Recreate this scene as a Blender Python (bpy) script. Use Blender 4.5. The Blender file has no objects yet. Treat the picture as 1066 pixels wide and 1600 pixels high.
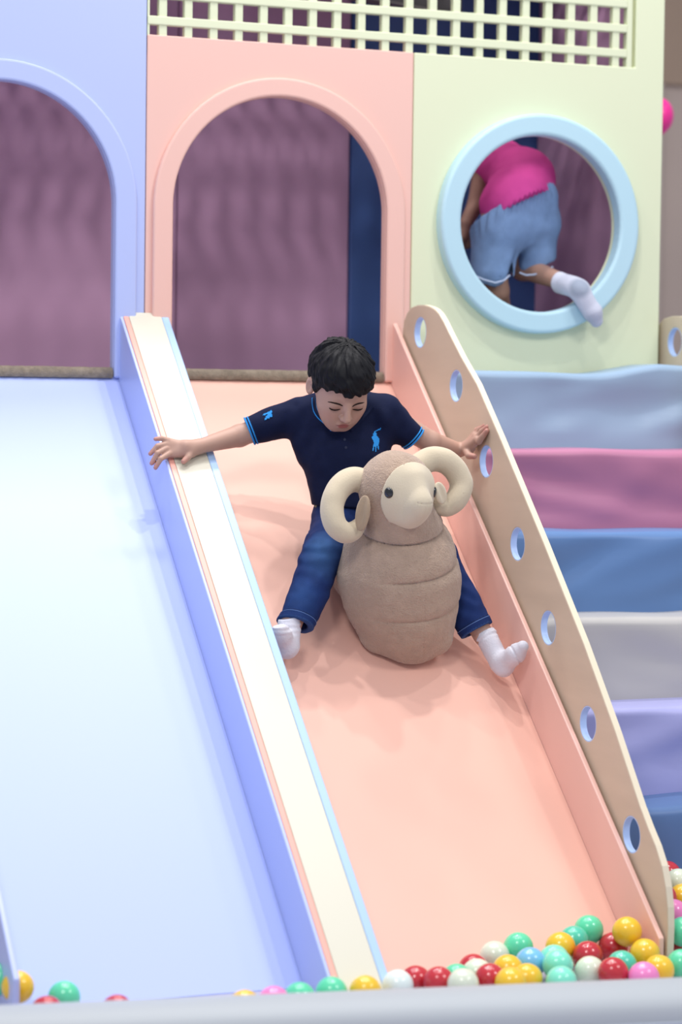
import bpy, bmesh, math, random
import numpy as np
from mathutils import Vector, Matrix

random.seed(4)
S = bpy.context.scene

# ------------------------------------------------------------------ camera
cam_data = bpy.data.cameras.new('camera')
cam = bpy.data.objects.new('camera', cam_data)
S.collection.objects.link(cam)
R_ = Vector((0.9340897, -0.3567949, 0.01318448)); U_ = Vector((0.00478449, 0.04943273, 0.998766)); D_ = Vector((0.35700636, 0.93287395, -0.04788169))
cam.matrix_world = Matrix(((R_.x, U_.x, -D_.x, -1.226), (R_.y, U_.y, -D_.y, -6.5), (R_.z, U_.z, -D_.z, -0.0409), (0, 0, 0, 1)))
cam_data.sensor_fit = 'VERTICAL'; cam_data.sensor_height = 36.0; cam_data.lens = 84.94
cam_data.dof.use_dof = True; cam_data.dof.focus_distance = 6.12; cam_data.dof.aperture_fstop = 2.0
S.camera = cam

# ------------------------------------------------------------------ world, lamps, exposure
S.view_settings.view_transform = 'Standard'; S.view_settings.look = 'None'
S.view_settings.gamma = 1.0; S.view_settings.use_curve_mapping = False
S.view_settings.exposure = -0.10
w = bpy.data.worlds.new('hall'); S.world = w; w.use_nodes = True
bg = w.node_tree.nodes['Background']
bg.inputs[0].default_value = (0.80, 0.86, 1.0, 1); bg.inputs[1].default_value = 0.58

def overhead_lamp(x, y, z, size, power, col=(1.0, 0.97, 0.95)):
    l = bpy.data.lights.new('overhead_light', 'AREA'); l.shape = 'SQUARE'; l.size = size; l.energy = power; l.color = col
    o = bpy.data.objects.new('overhead_light', l); S.collection.objects.link(o); o.location = (x, y, z)
    return o
for lx, ly, lp in ((-0.6, -1.1, 32), (0.8, -1.6, 50), (1.7, -0.9, 44), (2.6, -1.8, 28)):
    overhead_lamp(lx, ly, 4.2, 0.12, lp)
for lx, lp in ((-0.05, 20), (0.75, 20), (1.45, 16), (2.1, 12)):      # added lamps, unseen, to light the play room through the bars above it
    overhead_lamp(lx, 0.12, 2.45, 0.20, lp)
a = overhead_lamp(-1.4, -4.4, 2.8, 1.0, 75); a.rotation_euler = (math.radians(48), 0, math.radians(-25))
a = overhead_lamp(3.2, -4.4, 2.8, 1.0, 60); a.rotation_euler = (math.radians(48), 0, math.radians(22))

# ------------------------------------------------------------------ helpers
def lin(h):
    h = h.lstrip('#'); v = [int(h[i:i+2], 16)/255 for i in (0, 2, 4)]
    return tuple(c/12.92 if c <= .04045 else ((c+.055)/1.055)**2.4 for c in v)
def mat(name, col, rough=.5, spec=.5, bump=0, bscale=60, var=0, vscale=8, coat=0, sheen=0, metal=0, vcol=False, detail=4, stretch=None):
    m = bpy.data.materials.new(name); m.use_nodes = True; N = m.node_tree.nodes; L = m.node_tree.links
    b = N['Principled BSDF']; c = lin(col) if isinstance(col, str) else col
    b.inputs['Base Color'].default_value = (*c, 1); b.inputs['Roughness'].default_value = rough
    b.inputs['Specular IOR Level'].default_value = spec; b.inputs['Metallic'].default_value = metal
    b.inputs['Coat Weight'].default_value = coat; b.inputs['Coat Roughness'].default_value = .08 if rough < .3 else .35
    b.inputs['Sheen Weight'].default_value = sheen; b.inputs['Sheen Roughness'].default_value = .5
    tc = N.new('ShaderNodeTexCoord'); src = tc.outputs['Object']
    if stretch:
        mp = N.new('ShaderNodeMapping'); mp.inputs['Scale'].default_value = stretch; L.new(src, mp.inputs[0]); src = mp.outputs[0]
    base = None
    if vcol:
        at = N.new('ShaderNodeAttribute'); at.attribute_name = 'Col'; base = at.outputs['Color']; L.new(base, b.inputs['Base Color'])
    if var:
        n = N.new('ShaderNodeTexNoise'); n.inputs['Scale'].default_value = vscale; n.inputs['Detail'].default_value = detail
        L.new(src, n.inputs['Vector'])
        mr = N.new('ShaderNodeMapRange'); mr.inputs[1].default_value = .3; mr.inputs[2].default_value = .7
        mr.inputs[3].default_value = 1-var; mr.inputs[4].default_value = 1+var; L.new(n.outputs[0], mr.inputs[0])
        mx = N.new('ShaderNodeMix'); mx.data_type = 'RGBA'; mx.blend_type = 'MULTIPLY'; mx.inputs[0].default_value = 1
        if base: L.new(base, mx.inputs[6])
        else: mx.inputs[6].default_value = (*c, 1)
        L.new(mr.outputs[0], mx.inputs[7]); L.new(mx.outputs[2], b.inputs['Base Color'])
    if bump:
        n = N.new('ShaderNodeTexNoise'); n.inputs['Scale'].default_value = bscale; n.inputs['Detail'].default_value = 3
        L.new(src, n.inputs['Vector'])
        bp = N.new('ShaderNodeBump'); bp.inputs['Strength'].default_value = bump; bp.inputs['Distance'].default_value = .004
        L.new(n.outputs[0], bp.inputs['Height']); L.new(bp.outputs[0], b.inputs['Normal'])
    return m
def link(name, me, m=None, parent=None, smooth=False):
    o = bpy.data.objects.new(name, me); S.collection.objects.link(o)
    if m is not None and not me.materials: me.materials.append(m)
    if parent is not None: o.parent = parent
    if smooth:
        me.polygons.foreach_set('use_smooth', [True]*len(me.polygons)); me.set_sharp_from_angle(angle=math.radians(50))
    return o
def tag(o, label=None, cat=None, group=None, kind=None):
    for k, v in (('label', label), ('category', cat), ('group', group), ('kind', kind)):
        if v: o[k] = v
    return o
def thing(name, label, cat, group=None, loc=(0, 0, 0)):
    o = bpy.data.objects.new(name, None); S.collection.objects.link(o); o.location = loc; o.empty_display_size = .05
    return tag(o, label, cat, group)
def mesh_from(name, V, Fc):
    me = bpy.data.meshes.new(name); me.from_pydata([tuple(map(float, v)) for v in V], [], [tuple(f) for f in Fc]); me.update(); return me
def bevel(me, wd=.004, seg=2, ang=30):
    bm = bmesh.new(); bm.from_mesh(me)
    bmesh.ops.recalc_face_normals(bm, faces=bm.faces)
    E = [e for e in bm.edges if len(e.link_faces) == 2 and e.calc_face_angle(0) > math.radians(ang)]
    bmesh.ops.bevel(bm, geom=E, offset=wd, segments=seg, profile=.5, affect='EDGES', clamp_overlap=True)
    bm.to_mesh(me); bm.free()
def box(name, lo, hi, m, parent=None, bev=.003, seg=2):
    x0, y0, z0 = lo; x1, y1, z1 = hi
    V = [(x0,y0,z0),(x1,y0,z0),(x1,y1,z0),(x0,y1,z0),(x0,y0,z1),(x1,y0,z1),(x1,y1,z1),(x0,y1,z1)]
    me = mesh_from(name, V, [(0,3,2,1),(4,5,6,7),(0,1,5,4),(1,2,6,5),(2,3,7,6),(3,0,4,7)])
    if bev: bevel(me, bev, seg)
    return link(name, me, m, parent)
def plate(name, outer, holes, axis, a0, a1, m, parent=None, bev=.003, seg=2):
    """A flat board: a 2-D outline with holes, extruded from a0 to a1 along an axis ('x' or 'y')."""
    bm = bmesh.new(); E = []
    def P3(p, a): return (p[0], a, p[1]) if axis == 'y' else (a, p[0], p[1])
    for loop in [outer]+holes:
        vs = [bm.verts.new(P3(p, a0)) for p in loop]
        for i in range(len(vs)): E.append(bm.edges.new((vs[i], vs[(i+1) % len(vs)])))
    r = bmesh.ops.triangle_fill(bm, edges=E, use_beauty=True, use_dissolve=False)
    fs = [f for f in r['geom'] if isinstance(f, bmesh.types.BMFace)]
    ex = bmesh.ops.extrude_face_region(bm, geom=fs)
    vv = [g for g in ex['geom'] if isinstance(g, bmesh.types.BMVert)]
    bmesh.ops.translate(bm, verts=vv, vec=(0, a1-a0, 0) if axis == 'y' else (a1-a0, 0, 0))
    bmesh.ops.recalc_face_normals(bm, faces=bm.faces)
    if bev:
        Es = [e for e in bm.edges if len(e.link_faces) == 2 and e.calc_face_angle(0) > math.radians(40)]
        bmesh.ops.bevel(bm, geom=Es, offset=bev, segments=seg, profile=.5, affect='EDGES', clamp_overlap=True)
    me = bpy.data.meshes.new(name); bm.to_mesh(me); bm.free()
    return link(name, me, m, parent)
def arch(cx, r, zs, z0, n=48):
    return [(cx+r, z0)] + [(cx+r*math.cos(t), zs+r*math.sin(t)) for t in np.linspace(0, math.pi, n)] + [(cx-r, z0)]
def circ(cx, cz, r, n=64): return [(cx+r*math.cos(t), cz+r*math.sin(t)) for t in np.linspace(0, 2*math.pi, n, endpoint=False)]
def tube(name, pts, rad, m, parent=None, closed=False, n=8, flat=None):
    pts = [np.array(p, float) for p in pts]; K = len(pts); V = []; Fc = []
    rad = list(rad) if hasattr(rad, '__len__') else [rad]*K
    prev = None
    for i, p in enumerate(pts):
        t = (pts[(i+1) % K]-pts[i-1]) if closed else (pts[min(i+1, K-1)]-pts[max(i-1, 0)])
        t = t/(np.linalg.norm(t)+1e-9)
        if prev is None:
            a = np.array((0, 0, 1.)) if abs(t[2]) < .9 else np.array((1., 0, 0)); prev = np.cross(t, a)
        s = prev-t*(prev@t); s /= np.linalg.norm(s)+1e-9; prev = s; b = np.cross(t, s)
        for k in range(n):
            q = 2*math.pi*k/n; V.append(p+rad[i]*(math.cos(q)*s+math.sin(q)*b))
    for i in range(K if closed else K-1):
        j = (i+1) % K
        for k in range(n): Fc.append((i*n+k, i*n+(k+1) % n, j*n+(k+1) % n, j*n+k))
    if not closed: Fc += [tuple(range(n))[::-1], tuple((K-1)*n+k for k in range(n))]
    return link(name, mesh_from(name, V, Fc), m, parent, True)

# ------------------------------------------------------------------ distance-field sculpting
def A(p): return np.array(p, np.float32)
def smin(a, b, k):
    h = np.clip(.5+.5*(b-a)/k, 0, 1); return b*(1-h)+a*h-k*h*(1-h)
def smax(a, b, k): return -smin(-a, -b, k)
def sph(p, c, r): return np.linalg.norm(p-A(c), axis=1)-r
def ell(p, c, r, M=None):
    q = p-A(c)
    if M is not None: q = q@A(M).T
    r = A(r); k0 = np.linalg.norm(q/r, axis=1); k1 = np.linalg.norm(q/(r*r), axis=1)+1e-9
    return k0*(k0-1)/k1
def cone(p, a, b, ra, rb, sq=None):
    """tapered capsule; sq = (direction, factor) flattens it along that direction"""
    a = A(a); b = A(b); q = p-a; ab = b-a
    if sq is not None:
        n = A(sq[0]); n = n/np.linalg.norm(n); f = sq[1]-1
        q = q+np.outer(q@n, n)*f; ab = ab+n*(ab@n)*f
    t = np.clip(q@ab/(ab@ab), 0, 1)
    return np.linalg.norm(q-t[:, None]*ab, axis=1)-(ra+(rb-ra)*t)
def half(p, c, n):
    n = A(n); n = n/np.linalg.norm(n); return (p-A(c))@n
def noise(p, s, seed=0):
    q = p*s+seed*17.3+100; i = np.floor(q).astype(np.int64); f = (q-i).astype(np.float32); f = f*f*(3-2*f); out = 0
    def h(x, y, z):
        n = (x*374761393+y*668265263+z*2147483647) & 0x7fffffff; n = ((n ^ (n >> 13))*1274126177) & 0x7fffffff
        return ((n ^ (n >> 16)) & 0xffff)/65535.-.5
    for a in (0, 1):
        for b in (0, 1):
            for c in (0, 1):
                wgt = (f[:, 0] if a else 1-f[:, 0])*(f[:, 1] if b else 1-f[:, 1])*(f[:, 2] if c else 1-f[:, 2])
                out = out+wgt*h(i[:, 0]+a, i[:, 1]+b, i[:, 2]+c)
    return out
def sculpt(name, fn, lo, hi, h, m=None, parent=None, col=None, B=8):
    lo = A(lo); hi = A(hi); nb = np.ceil((hi-lo)/(h*B)).astype(int); n = nb*B+1
    F = np.empty(n, np.float32)
    g = np.stack(np.meshgrid(*[np.arange(k) for k in nb], indexing='ij'), -1).reshape(-1, 3)
    c = lo+(g+.5)*(B*h); fc = fn(c.astype(np.float32))
    big = np.where(fc > 0, 1, -1).astype(np.float32).reshape(nb)
    F[:-1, :-1, :-1] = big.repeat(B, 0).repeat(B, 1).repeat(B, 2); F[-1] = 1; F[:, -1] = 1; F[:, :, -1] = 1
    act = g[np.abs(fc) < B*h*1.15]
    o = np.stack(np.meshgrid(*[np.arange(B+1)]*3, indexing='ij'), -1).reshape(-1, 3)
    for s in range(0, len(act), 600):
        ix = (act[s:s+600, None, :]*B+o[None]).reshape(-1, 3)
        F[ix[:, 0], ix[:, 1], ix[:, 2]] = fn((lo+ix*h).astype(np.float32))
    I = F < 0
    del F
    acc = np.zeros(np.array(I.shape)-1, np.int8)
    for a in (0, 1):
        for b in (0, 1):
            for d in (0, 1): acc += I[a:I.shape[0]-1+a, b:I.shape[1]-1+b, d:I.shape[2]-1+d]
    cells = np.argwhere((acc > 0) & (acc < 8))
    idx = np.full(acc.shape, -1, np.int32); idx[tuple(cells.T)] = np.arange(len(cells))
    V = (lo+(cells+.5)*h).astype(np.float32)
    Q = []
    for ax in range(3):
        sl = [slice(None)]*3; s2 = [slice(None)]*3; sl[ax] = slice(0, -1); s2[ax] = slice(1, None)
        A0 = I[tuple(sl)]; ch = A0 != I[tuple(s2)]
        e = np.argwhere(ch); u, v = [(1, 2), (2, 0), (0, 1)][ax]
        ok = (e[:, u] > 0) & (e[:, v] > 0) & (e[:, u] < I.shape[u]-1) & (e[:, v] < I.shape[v]-1); e = e[ok]
        flip = A0[tuple(e.T)]
        def at(du, dv):
            k = e.copy(); k[:, u] += du; k[:, v] += dv; return idx[tuple(k.T)]
        q = np.stack([at(-1, -1), at(0, -1), at(0, 0), at(-1, 0)], 1)
        q[~flip] = q[~flip][:, ::-1]; Q.append(q)
    Q = np.concatenate(Q)
    Q = Q[(Q >= 0).all(1)]
    e = h*.35
    for it in range(3):
        f0 = fn(V); G = np.stack([fn(V+A([e if k == j else 0 for k in range(3)]))-f0 for j in range(3)], 1)/e
        g2 = (G*G).sum(1)+1e-4; st = -(f0/g2)[:, None]*G
        ln = np.linalg.norm(st, axis=1, keepdims=True); st *= np.minimum(1, h*.7/(ln+1e-9)); V = V+st
    me = bpy.data.meshes.new(name); me.vertices.add(len(V)); me.vertices.foreach_set('co', V.ravel())
    me.loops.add(Q.size); me.loops.foreach_set('vertex_index', Q.ravel().astype(np.int32))
    me.polygons.add(len(Q)); me.polygons.foreach_set('loop_start', np.arange(0, Q.size, 4, dtype=np.int32))
    me.polygons.foreach_set('loop_total', np.full(len(Q), 4, np.int32)) if bpy.app.version < (4, 1) else None
    me.update(calc_edges=True); me.validate()
    me.polygons.foreach_set('use_smooth', [True]*len(me.polygons))
    if col is not None:
        at_ = me.color_attributes.new('Col', 'FLOAT_COLOR', 'POINT'); cc = np.ones((len(V), 4), np.float32); cc[:, :3] = col(V); at_.data.foreach_set('color', cc.ravel())
    return link(name, me, m, parent)
def march(fn, p, d, far=.3):
    """walk from p along d to the surface of fn, from outside"""
    p = np.atleast_2d(A(p)).copy(); d = A(d)/np.linalg.norm(d)
    for _ in range(60): p = p+np.clip(fn(p), -.01, .02)[:, None]*.8*d
    return p

# ------------------------------------------------------------------ materials
M = {
 'blue': mat('blue_vinyl', '#b9c6f4', .34, .5, .02, 30, coat=.15),
 'blue_bed': mat('blue_slide_vinyl', '#b4c3fa', .5, .5, .02, 14),
 'peach': mat('peach_vinyl', '#f1c3b6', .42, .5, .02, 30, coat=.1),
 'peach_bed': mat('peach_slide_vinyl', '#f0bdab', .55, .5, .02, 14),
 'lemon': mat('lemon_vinyl', '#e2e8c6', .45, .5, .02, 30),
 'ring': mat('sky_blue_vinyl', '#bcdfec', .4, .5),
 'cream': mat('cream_vinyl', '#d8d4c3', .35, .5, coat=.08),
 'ice': mat('ice_blue_vinyl', '#a9c9f2', .35, .5),
 'blush': mat('blush_vinyl', '#f0ae9f', .4, .5),
 'wood': mat('light_plywood', '#cfbea8', .45, .4, .02, 40, .05, 3, stretch=(1, 1, 6)),
 'edge': mat('pale_edge_band', '#e2d6bd', .4, .5),
 'holeblue': mat('pale_blue_lining', '#b4cdf6', .4, .5),
 'mauve': mat('mauve_padding', '#b891b0', .6, .3, .03, 20, .04, 3),
 'navy': mat('navy_padding', '#3f5a92', .5, .3, .03, 20, .05, 3),
 'carpet': mat('taupe_carpet', '#918576', .95, .1, .8, 300, .18, 60),
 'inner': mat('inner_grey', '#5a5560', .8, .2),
 'hallwall': mat('beige_hall_wall', '#b7a69c', .7, .3, .02, 20, .03, 2),
 'hallband': mat('brown_hall_wall', '#a08a78', .7, .3, .02, 20, .03, 2),
 'floor': mat('pit_mat', '#b9b6c8', .7, .3),
 'rim': mat('grey_vinyl', '#b2b8bd', .5, .4, .03, 20),
 'bolt': mat('white_plastic', '#f2f4f8', .3, .5),
}

# ------------------------------------------------------------------ the setting
o = box('floor', (-3.5, -4.2, -1.46), (5.5, 4.2, -1.345), M['floor'], bev=0); tag(o, kind='structure')
o = box('wall_back', (-3.5, 3.5, -1.345), (5.5, 3.6, 1.42), M['hallwall'], bev=0); tag(o, kind='structure')
b_ = box('trim', (-3.5, 3.47, 1.42), (5.5, 3.6, 3.0), M['hallband'], bev=0); b_.name = 'trim_1'; tag(b_, kind='structure')
for i, x in enumerate((3.62, 4.05, 4.5)):
    q = box('trim_%d' % (i+2), (x, 3.44, -1.345), (x+.09, 3.5, 1.42), mat('pale_post', '#c4b5aa', .7), bev=.004); tag(q, kind='structure')

# ------------------------------------------------------------------ facade of the play house
AL = .7128; TA = math.tan(AL); CX1, CX2 = .257, 1.066; RA = .32; ZS = .482
t = thing('arch_panel', 'powder blue wall panel with a round-topped opening above the blue slide', 'wall panel')
plate('panel_board', [(-.16, -.03), (.667, -.03), (.667, 1.45), (-.16, 1.45)], [arch(CX1, RA, ZS, 0.002)], 'y', 0, .03, M['blue'], t, .003)
def trim(cx, r0, r1, m, t):
    o_ = arch(cx, r1, ZS-.005, .001); i_ = arch(cx, r0, ZS, .001)
    plate('arch_trim', o_+i_[::-1], [], 'y', -.014, .004, m, t, .007, 3)
trim(CX1, RA+.001, .384, M['blue'], t)
t = thing('arch_panel', 'pastel pink wall panel with a round-topped opening above the peach slide', 'wall panel')
plate('panel_board', [(.669, -.03), (1.468, -.03), (1.468, .9535), (.669, .9535)], [arch(CX2, RA, ZS, 0.002)], 'y', 0, .03, M['peach'], t, .003)
trim(CX2, RA+.001, .379, M['peach'], t)
t = thing('round_window_panel', 'pale lemon wall panel with a big round hole above the padded steps', 'wall panel')
plate('panel_board', [(1.470, -1.3), (2.2835, -1.3), (2.2835, 1.45), (2.187, 1.45), (2.187, .9535), (1.470, .9535)], [circ(1.8685, .4735, .262, 72)], 'y', 0, .03, M['lemon'], t, .004)
plate('window_ring', circ(1.8685, .4735, .322, 80), [circ(1.8685, .4735, .2585, 80)], 'y', -.04, .012, M['ring'], t, .011, 4)
box('side_board', (2.262, .03, -1.3), (2.2835, .80, 1.45), M['lemon'], t)

t = thing('lattice_screen', 'pale lemon square lattice screen above the pink and lemon panels', 'lattice')
xs = [.669, .7295-.024] + [.7267+.074*k-.0235 for k in range(0, 20)]
box('side_rail', (.669, .002, .90), (.676, .027, 1.45), M['lemon'], t, .002)
for k in range(20):
    x0 = .7267+.0741*k-.0236
    o = box('upright_slat', (x0, .004, .92), (x0+.0236, .028, 1.45), M['lemon'], t, .003) if x0 < 2.13 else None
box('side_rail', (2.158, .002, .92), (2.1755, .028, 1.45), M['lemon'], t, .002)
for k in range(7):
    z0 = .9815+.0735*k
    box('cross_slat', (.669, .0, z0), (2.158, .024, z0+.0245), M['lemon'], t, .003)
box('edge_groove', (2.1765, .012, .93), (2.186, .03, 1.45), mat('groove_olive', '#b9bd92', .6), t, 0)

# play room behind the facade: padded walls, carpet, and an added bar grid overhead that shapes the light
o = box('wall_left', (-.20, .03, -.05), (-.17, .85, 1.45), M['mauve'], bev=0); tag(o, kind='structure')
t = thing('padded_wall', 'row of mauve padded boards at the back of the play room seen through the arches', 'padded wall')
for x0, x1 in ((-.17, .40), (.402, 1.0), (1.002, 1.578)):
    box('padded_board', (x0, .79, .0), (x1, .83, 1.45), M['mauve'], t, .006)
t = thing('padded_wall', 'dark navy padded board on the back wall seen at the right of the pink arch', 'padded wall')
box('padded_board', (1.58, .78, .0), (2.258, .83, 1.45), M['navy'], t, .006)
t = thing('padded_wall', 'mauve padded side wall inside the round window, right of the navy board', 'padded wall')
box('padded_board', (2.235, .032, .0), (2.26, .778, 1.45), M['mauve'], t, .006)
t = thing('shadow_grid', 'unseen bar grid added over the play room to throw shadows on its mauve wall', 'lattice')  # added out of view so the lamps above it cast a grid
for k in range(32): box('shadow_bar', (-.17+k*.0765, .03, 1.452), (-.17+k*.0765+.026, .50, 1.475), M['mauve'], t, .002)
box('shade_board', (-.17, .505, 1.452), (2.26, .85, 1.475), M['inner'], t, .002)  # unseen solid board, added to shade the upper back wall
for k in range(6): box('shadow_bar', (-.2, .06+k*.078, 1.476), (2.29, .06+k*.078+.026, 1.499), M['mauve'], t, .002)
t = thing('roof_beam', 'dark grey roof beam behind the top of the lattice', 'beam')
plate('beam_board', [(1.40, 1.16), (1.75, 1.125), (1.75, 1.42), (1.40, 1.42)], [], 'y', .30, .36, mat('dark_grey_board', '#4a484c', .7), t)
plate('beam_cap', [(1.40, 1.152), (1.75, 1.117), (1.75, 1.125), (1.40, 1.16)], [], 'y', .295, .365, mat('grey_edge_board', '#6d6a6a', .6), t, 0)
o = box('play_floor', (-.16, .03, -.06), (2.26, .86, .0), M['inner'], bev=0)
o.name = 'platform'; tag(o, 'raised platform floor under the carpets behind the arches', 'platform')
for cx, lab in ((CX1, 'taupe carpet edge in the blue arch above the blue slide'), (CX2, 'taupe carpet edge in the pink arch behind the boy')):
    bm = bmesh.new()
    nx, K = 90, 6
    prof = [(.0, .0005), (-.009, .001), (-.012, .008), (-.011, .02), (-.004, .029), (.02, .031), (.70, .031)]
    rows = []
    for i in range(nx+1):
        x = cx-RA+.002+(2*RA-.004)*i/nx; rows.append([bm.verts.new((x, p[0]+(random.uniform(-.0015, .0015) if 0 < k < 6 else 0), p[1]+(random.uniform(-.001, .001) if 2 < k < 6 else 0))) for k, p in enumerate(prof)])
    for i in range(nx):
        for k in range(len(prof)-1): bm.faces.new((rows[i][k], rows[i+1][k], rows[i+1][k+1], rows[i][k+1]))
    bmesh.ops.recalc_face_normals(bm, faces=bm.faces)
    me = bpy.data.meshes.new('carpet'); bm.to_mesh(me); bm.free(); tag(link('carpet', me, M['carpet'], None, True), lab, 'carpet')

# ------------------------------------------------------------------ slides
def sloped(name, x0, x1, prof0, prof1, m, parent, bev=.003, yb=0):
    """board running down the slide: offsets (above the bed) prof0..prof1, ends yb (top) and y1"""
    (za, ya), (zb, y1) = prof0, prof1
    V = []
    for x in (x0, x1):
        V += [(x, ya, za+ya*TA), (x, y1, za+y1*TA), (x, y1, zb+y1*TA), (x, ya, zb+ya*TA)]
    me = mesh_from(name, V, [(0,1,2,3),(7,6,5,4),(0,4,5,1),(1,5,6,2),(2,6,7,3),(3,7,4,0)])
    if bev: bevel(me, bev, 2)
    return link(name, me, m, parent)
YE = -1.553
def slide(label, x0, x1, mb, ms, walls):
    t = thing('slide', label, 'slide')
    n = 40; bm = bmesh.new(); rows = []
    for i in range(n+1):
        y = 0+YE*i/n; z = y*TA
        rows.append([bm.verts.new((x0, y, z)), bm.verts.new((x1, y, z)), bm.verts.new((x1, y, z-.03)), bm.verts.new((x0, y, z-.03))])
    for i in range(n):
        for k in range(4): bm.faces.new((rows[i][k], rows[i+1][k], rows[i+1][(k+1) % 4], rows[i][(k+1) % 4]))
    bm.faces.new(rows[0]); bm.faces.new(rows[-1][::-1]); bmesh.ops.recalc_face_normals(bm, faces=bm.faces)
    me = bpy.data.meshes.new('slide_bed'); bm.to_mesh(me); bm.free(); link('slide_bed', me, mb, t)
    for a, b, yt, ye in walls:
        V = []
        for x in (a, b):
            V += [(x, yt, -.05), (x, -1.50, -1.344), (x, ye, -1.344), (x, ye, max(-1.343, .1837+ye*TA)), (x, yt, .1837+yt*TA)]
        me = mesh_from('side_wall', V, [(0,1,2,3,4),(9,8,7,6,5),(0,5,6,1),(1,6,7,2),(2,7,8,3),(3,8,9,4),(4,9,5,0)]); bm = bmesh.new(); bm.from_mesh(me); bmesh.ops.recalc_face_normals(bm, faces=bm.faces); bm.to_mesh(me); bm.free(); bevel(me, .003, 2)
        link('side_wall', me, ms, t)
    return t
slide('wide pale blue slide at the left, sloping into the ball pit', -.0820, .5930, M['blue_bed'], M['blue'], [(-.0835, -.0695, 0, -1.66), (.5935, .6025, 0, -1.76)])
slide('peach slide in the middle that the boy is riding down', .7350, 1.4090, M['peach_bed'], M['peach'], [(1.4098, 1.4235, .0, -1.675)])
t = thing('slide_divider', 'broad cream rail with pink and ice blue edges between the two slides', 'rail')
for nm, a, b, m_, dz in (('edge_strip', .6030, .6180, M['blush'], .0), ('top_board', .6184, .7130, M['cream'], .001), ('edge_strip', .7134, .7340, M['ice'], .0)):
    V = []
    for x in (a, b): V += [(x, -.001, -.02), (x, -1.52, -1.343), (x, -1.762, -1.343), (x, -.001, .1837+dz)]
    me = mesh_from(nm, V, [(0,1,2,3),(7,6,5,4),(0,4,5,1),(1,5,6,2),(2,6,7,3),(3,7,4,0)]); bevel(me, .002, 2); link(nm, me, m_, t)
t = None

# ------------------------------------------------------------------ wooden side boards with finger holes
HR = .0435
def wood_panel(label, X0, X1, outline, holes):
    t = thing('handrail_board', label, 'rail board')
    plate('board', outline, [circ(h[0], h[1], HR, 36) for h in holes], 'x', X0, X1, M['wood'], t, .002)
    cy_, cz_ = np.mean([p[0] for p in outline]), np.mean([p[1] for p in outline])
    # pale edge band wrapped round the outline
    V = []; Fc = []; n = len(outline)
    for (y, z) in outline:
        V += [(X0+.0025, y, z), (X1-.0025, y, z)]
    P2 = np.array(outline); nx = np.roll(P2, -1, 0)-np.roll(P2, 1, 0); nx /= np.linalg.norm(nx, axis=1)[:, None]
    area = np.sum(P2[:, 0]*np.roll(P2[:, 1], -1)-P2[:, 1]*np.roll(P2[:, 0], -1)); sg = 1 if area > 0 else -1
    N2 = np.stack([nx[:, 1], -nx[:, 0]], 1)*sg
    V = []
    for (y, z), nn in zip(outline, N2):
        V += [(X0+.001, y+nn[0]*.0012, z+nn[1]*.0012), (X1-.001, y+nn[0]*.0012, z+nn[1]*.0012), (X1-.001, y-nn[0]*.001, z-nn[1]*.001), (X0+.001, y-nn[0]*.001, z-nn[1]*.001)]
    for i in range(n):
        j = (i+1) % n
        for k in range(4): Fc.append((4*i+k, 4*i+(k+1) % 4, 4*j+(k+1) % 4, 4*j+k))
    me = mesh_from('edge_band', V, Fc); bevel(me, 0.0, 1) if 0 else None
    link('edge_band', me, M['edge'], t)
    for h in holes:
        bm = bmesh.new(); rr = []
        for k in range(36):
            q = 2*math.pi*k/36; rr.append([bm.verts.new((X, h[0]+r*math.cos(q), h[1]+r*math.sin(q))) for X, r in ((X0+.0005, HR-.002), (X1-.0005, HR-.002), (X1-.0005, HR+.0005), (X0+.0005, HR+.0005))])
        for k in range(36):
            for c in range(4): bm.faces.new((rr[k][c], rr[(k+1) % 36][c], rr[(k+1) % 36][(c+1) % 4], rr[k][(c+1) % 4]))
        bmesh.ops.recalc_face_normals(bm, faces=bm.faces); me = bpy.data.meshes.new('hole_lining'); bm.to_mesh(me); bm.free()
        link('hole_lining', me, M['holeblue'], t, True)
    return t
OUT = [(-.040, .150), (-.0496, .178), (-.0700, .199), (-.1000, .213), (-.150, .2195), (-.1950, .2185), (-.2368, .2125), (-.2720, .204), (-.3011, .191), (-.335, .168), (-.370, .139), (-.4600, .069), (-.5655, -.0045), (-.72, -.145), (-.9959, -.4069), (-1.2271, -.636), (-1.40, -.826), (-1.5326, -.986), (-1.575, -1.030), (-1.612, -1.065), (-1.6440, -1.106), (-1.664, -1.150), (-1.6750, -1.195), (-1.6782, -1.24), (-1.676, -1.300), (-1.672, -1.344), (-1.55, -1.344), (-1.30, -1.23), (-.60, -.66), (-.06, -.10), (-.040, -.05)]
HOLES = [(-.1696, .1504-.008), (-.4288, -.0087), (-.6359, -.2092), (-.8404, -.4166), (-1.03, -.6162), (-1.2593, -.8288), (-1.4943, -1.0589)]
wood_panel('long wooden side board with seven round holes, right of the peach slide', 1.4295, 1.4475, OUT, HOLES)
dy = .10
OUT2 = [(y+dy, z-.008) for y, z in OUT]
wood_panel('wooden side board with round holes at the right edge, beyond the steps', 2.30, 2.318, OUT2, [(y+dy, z-.008) for y, z in HOLES])

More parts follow.
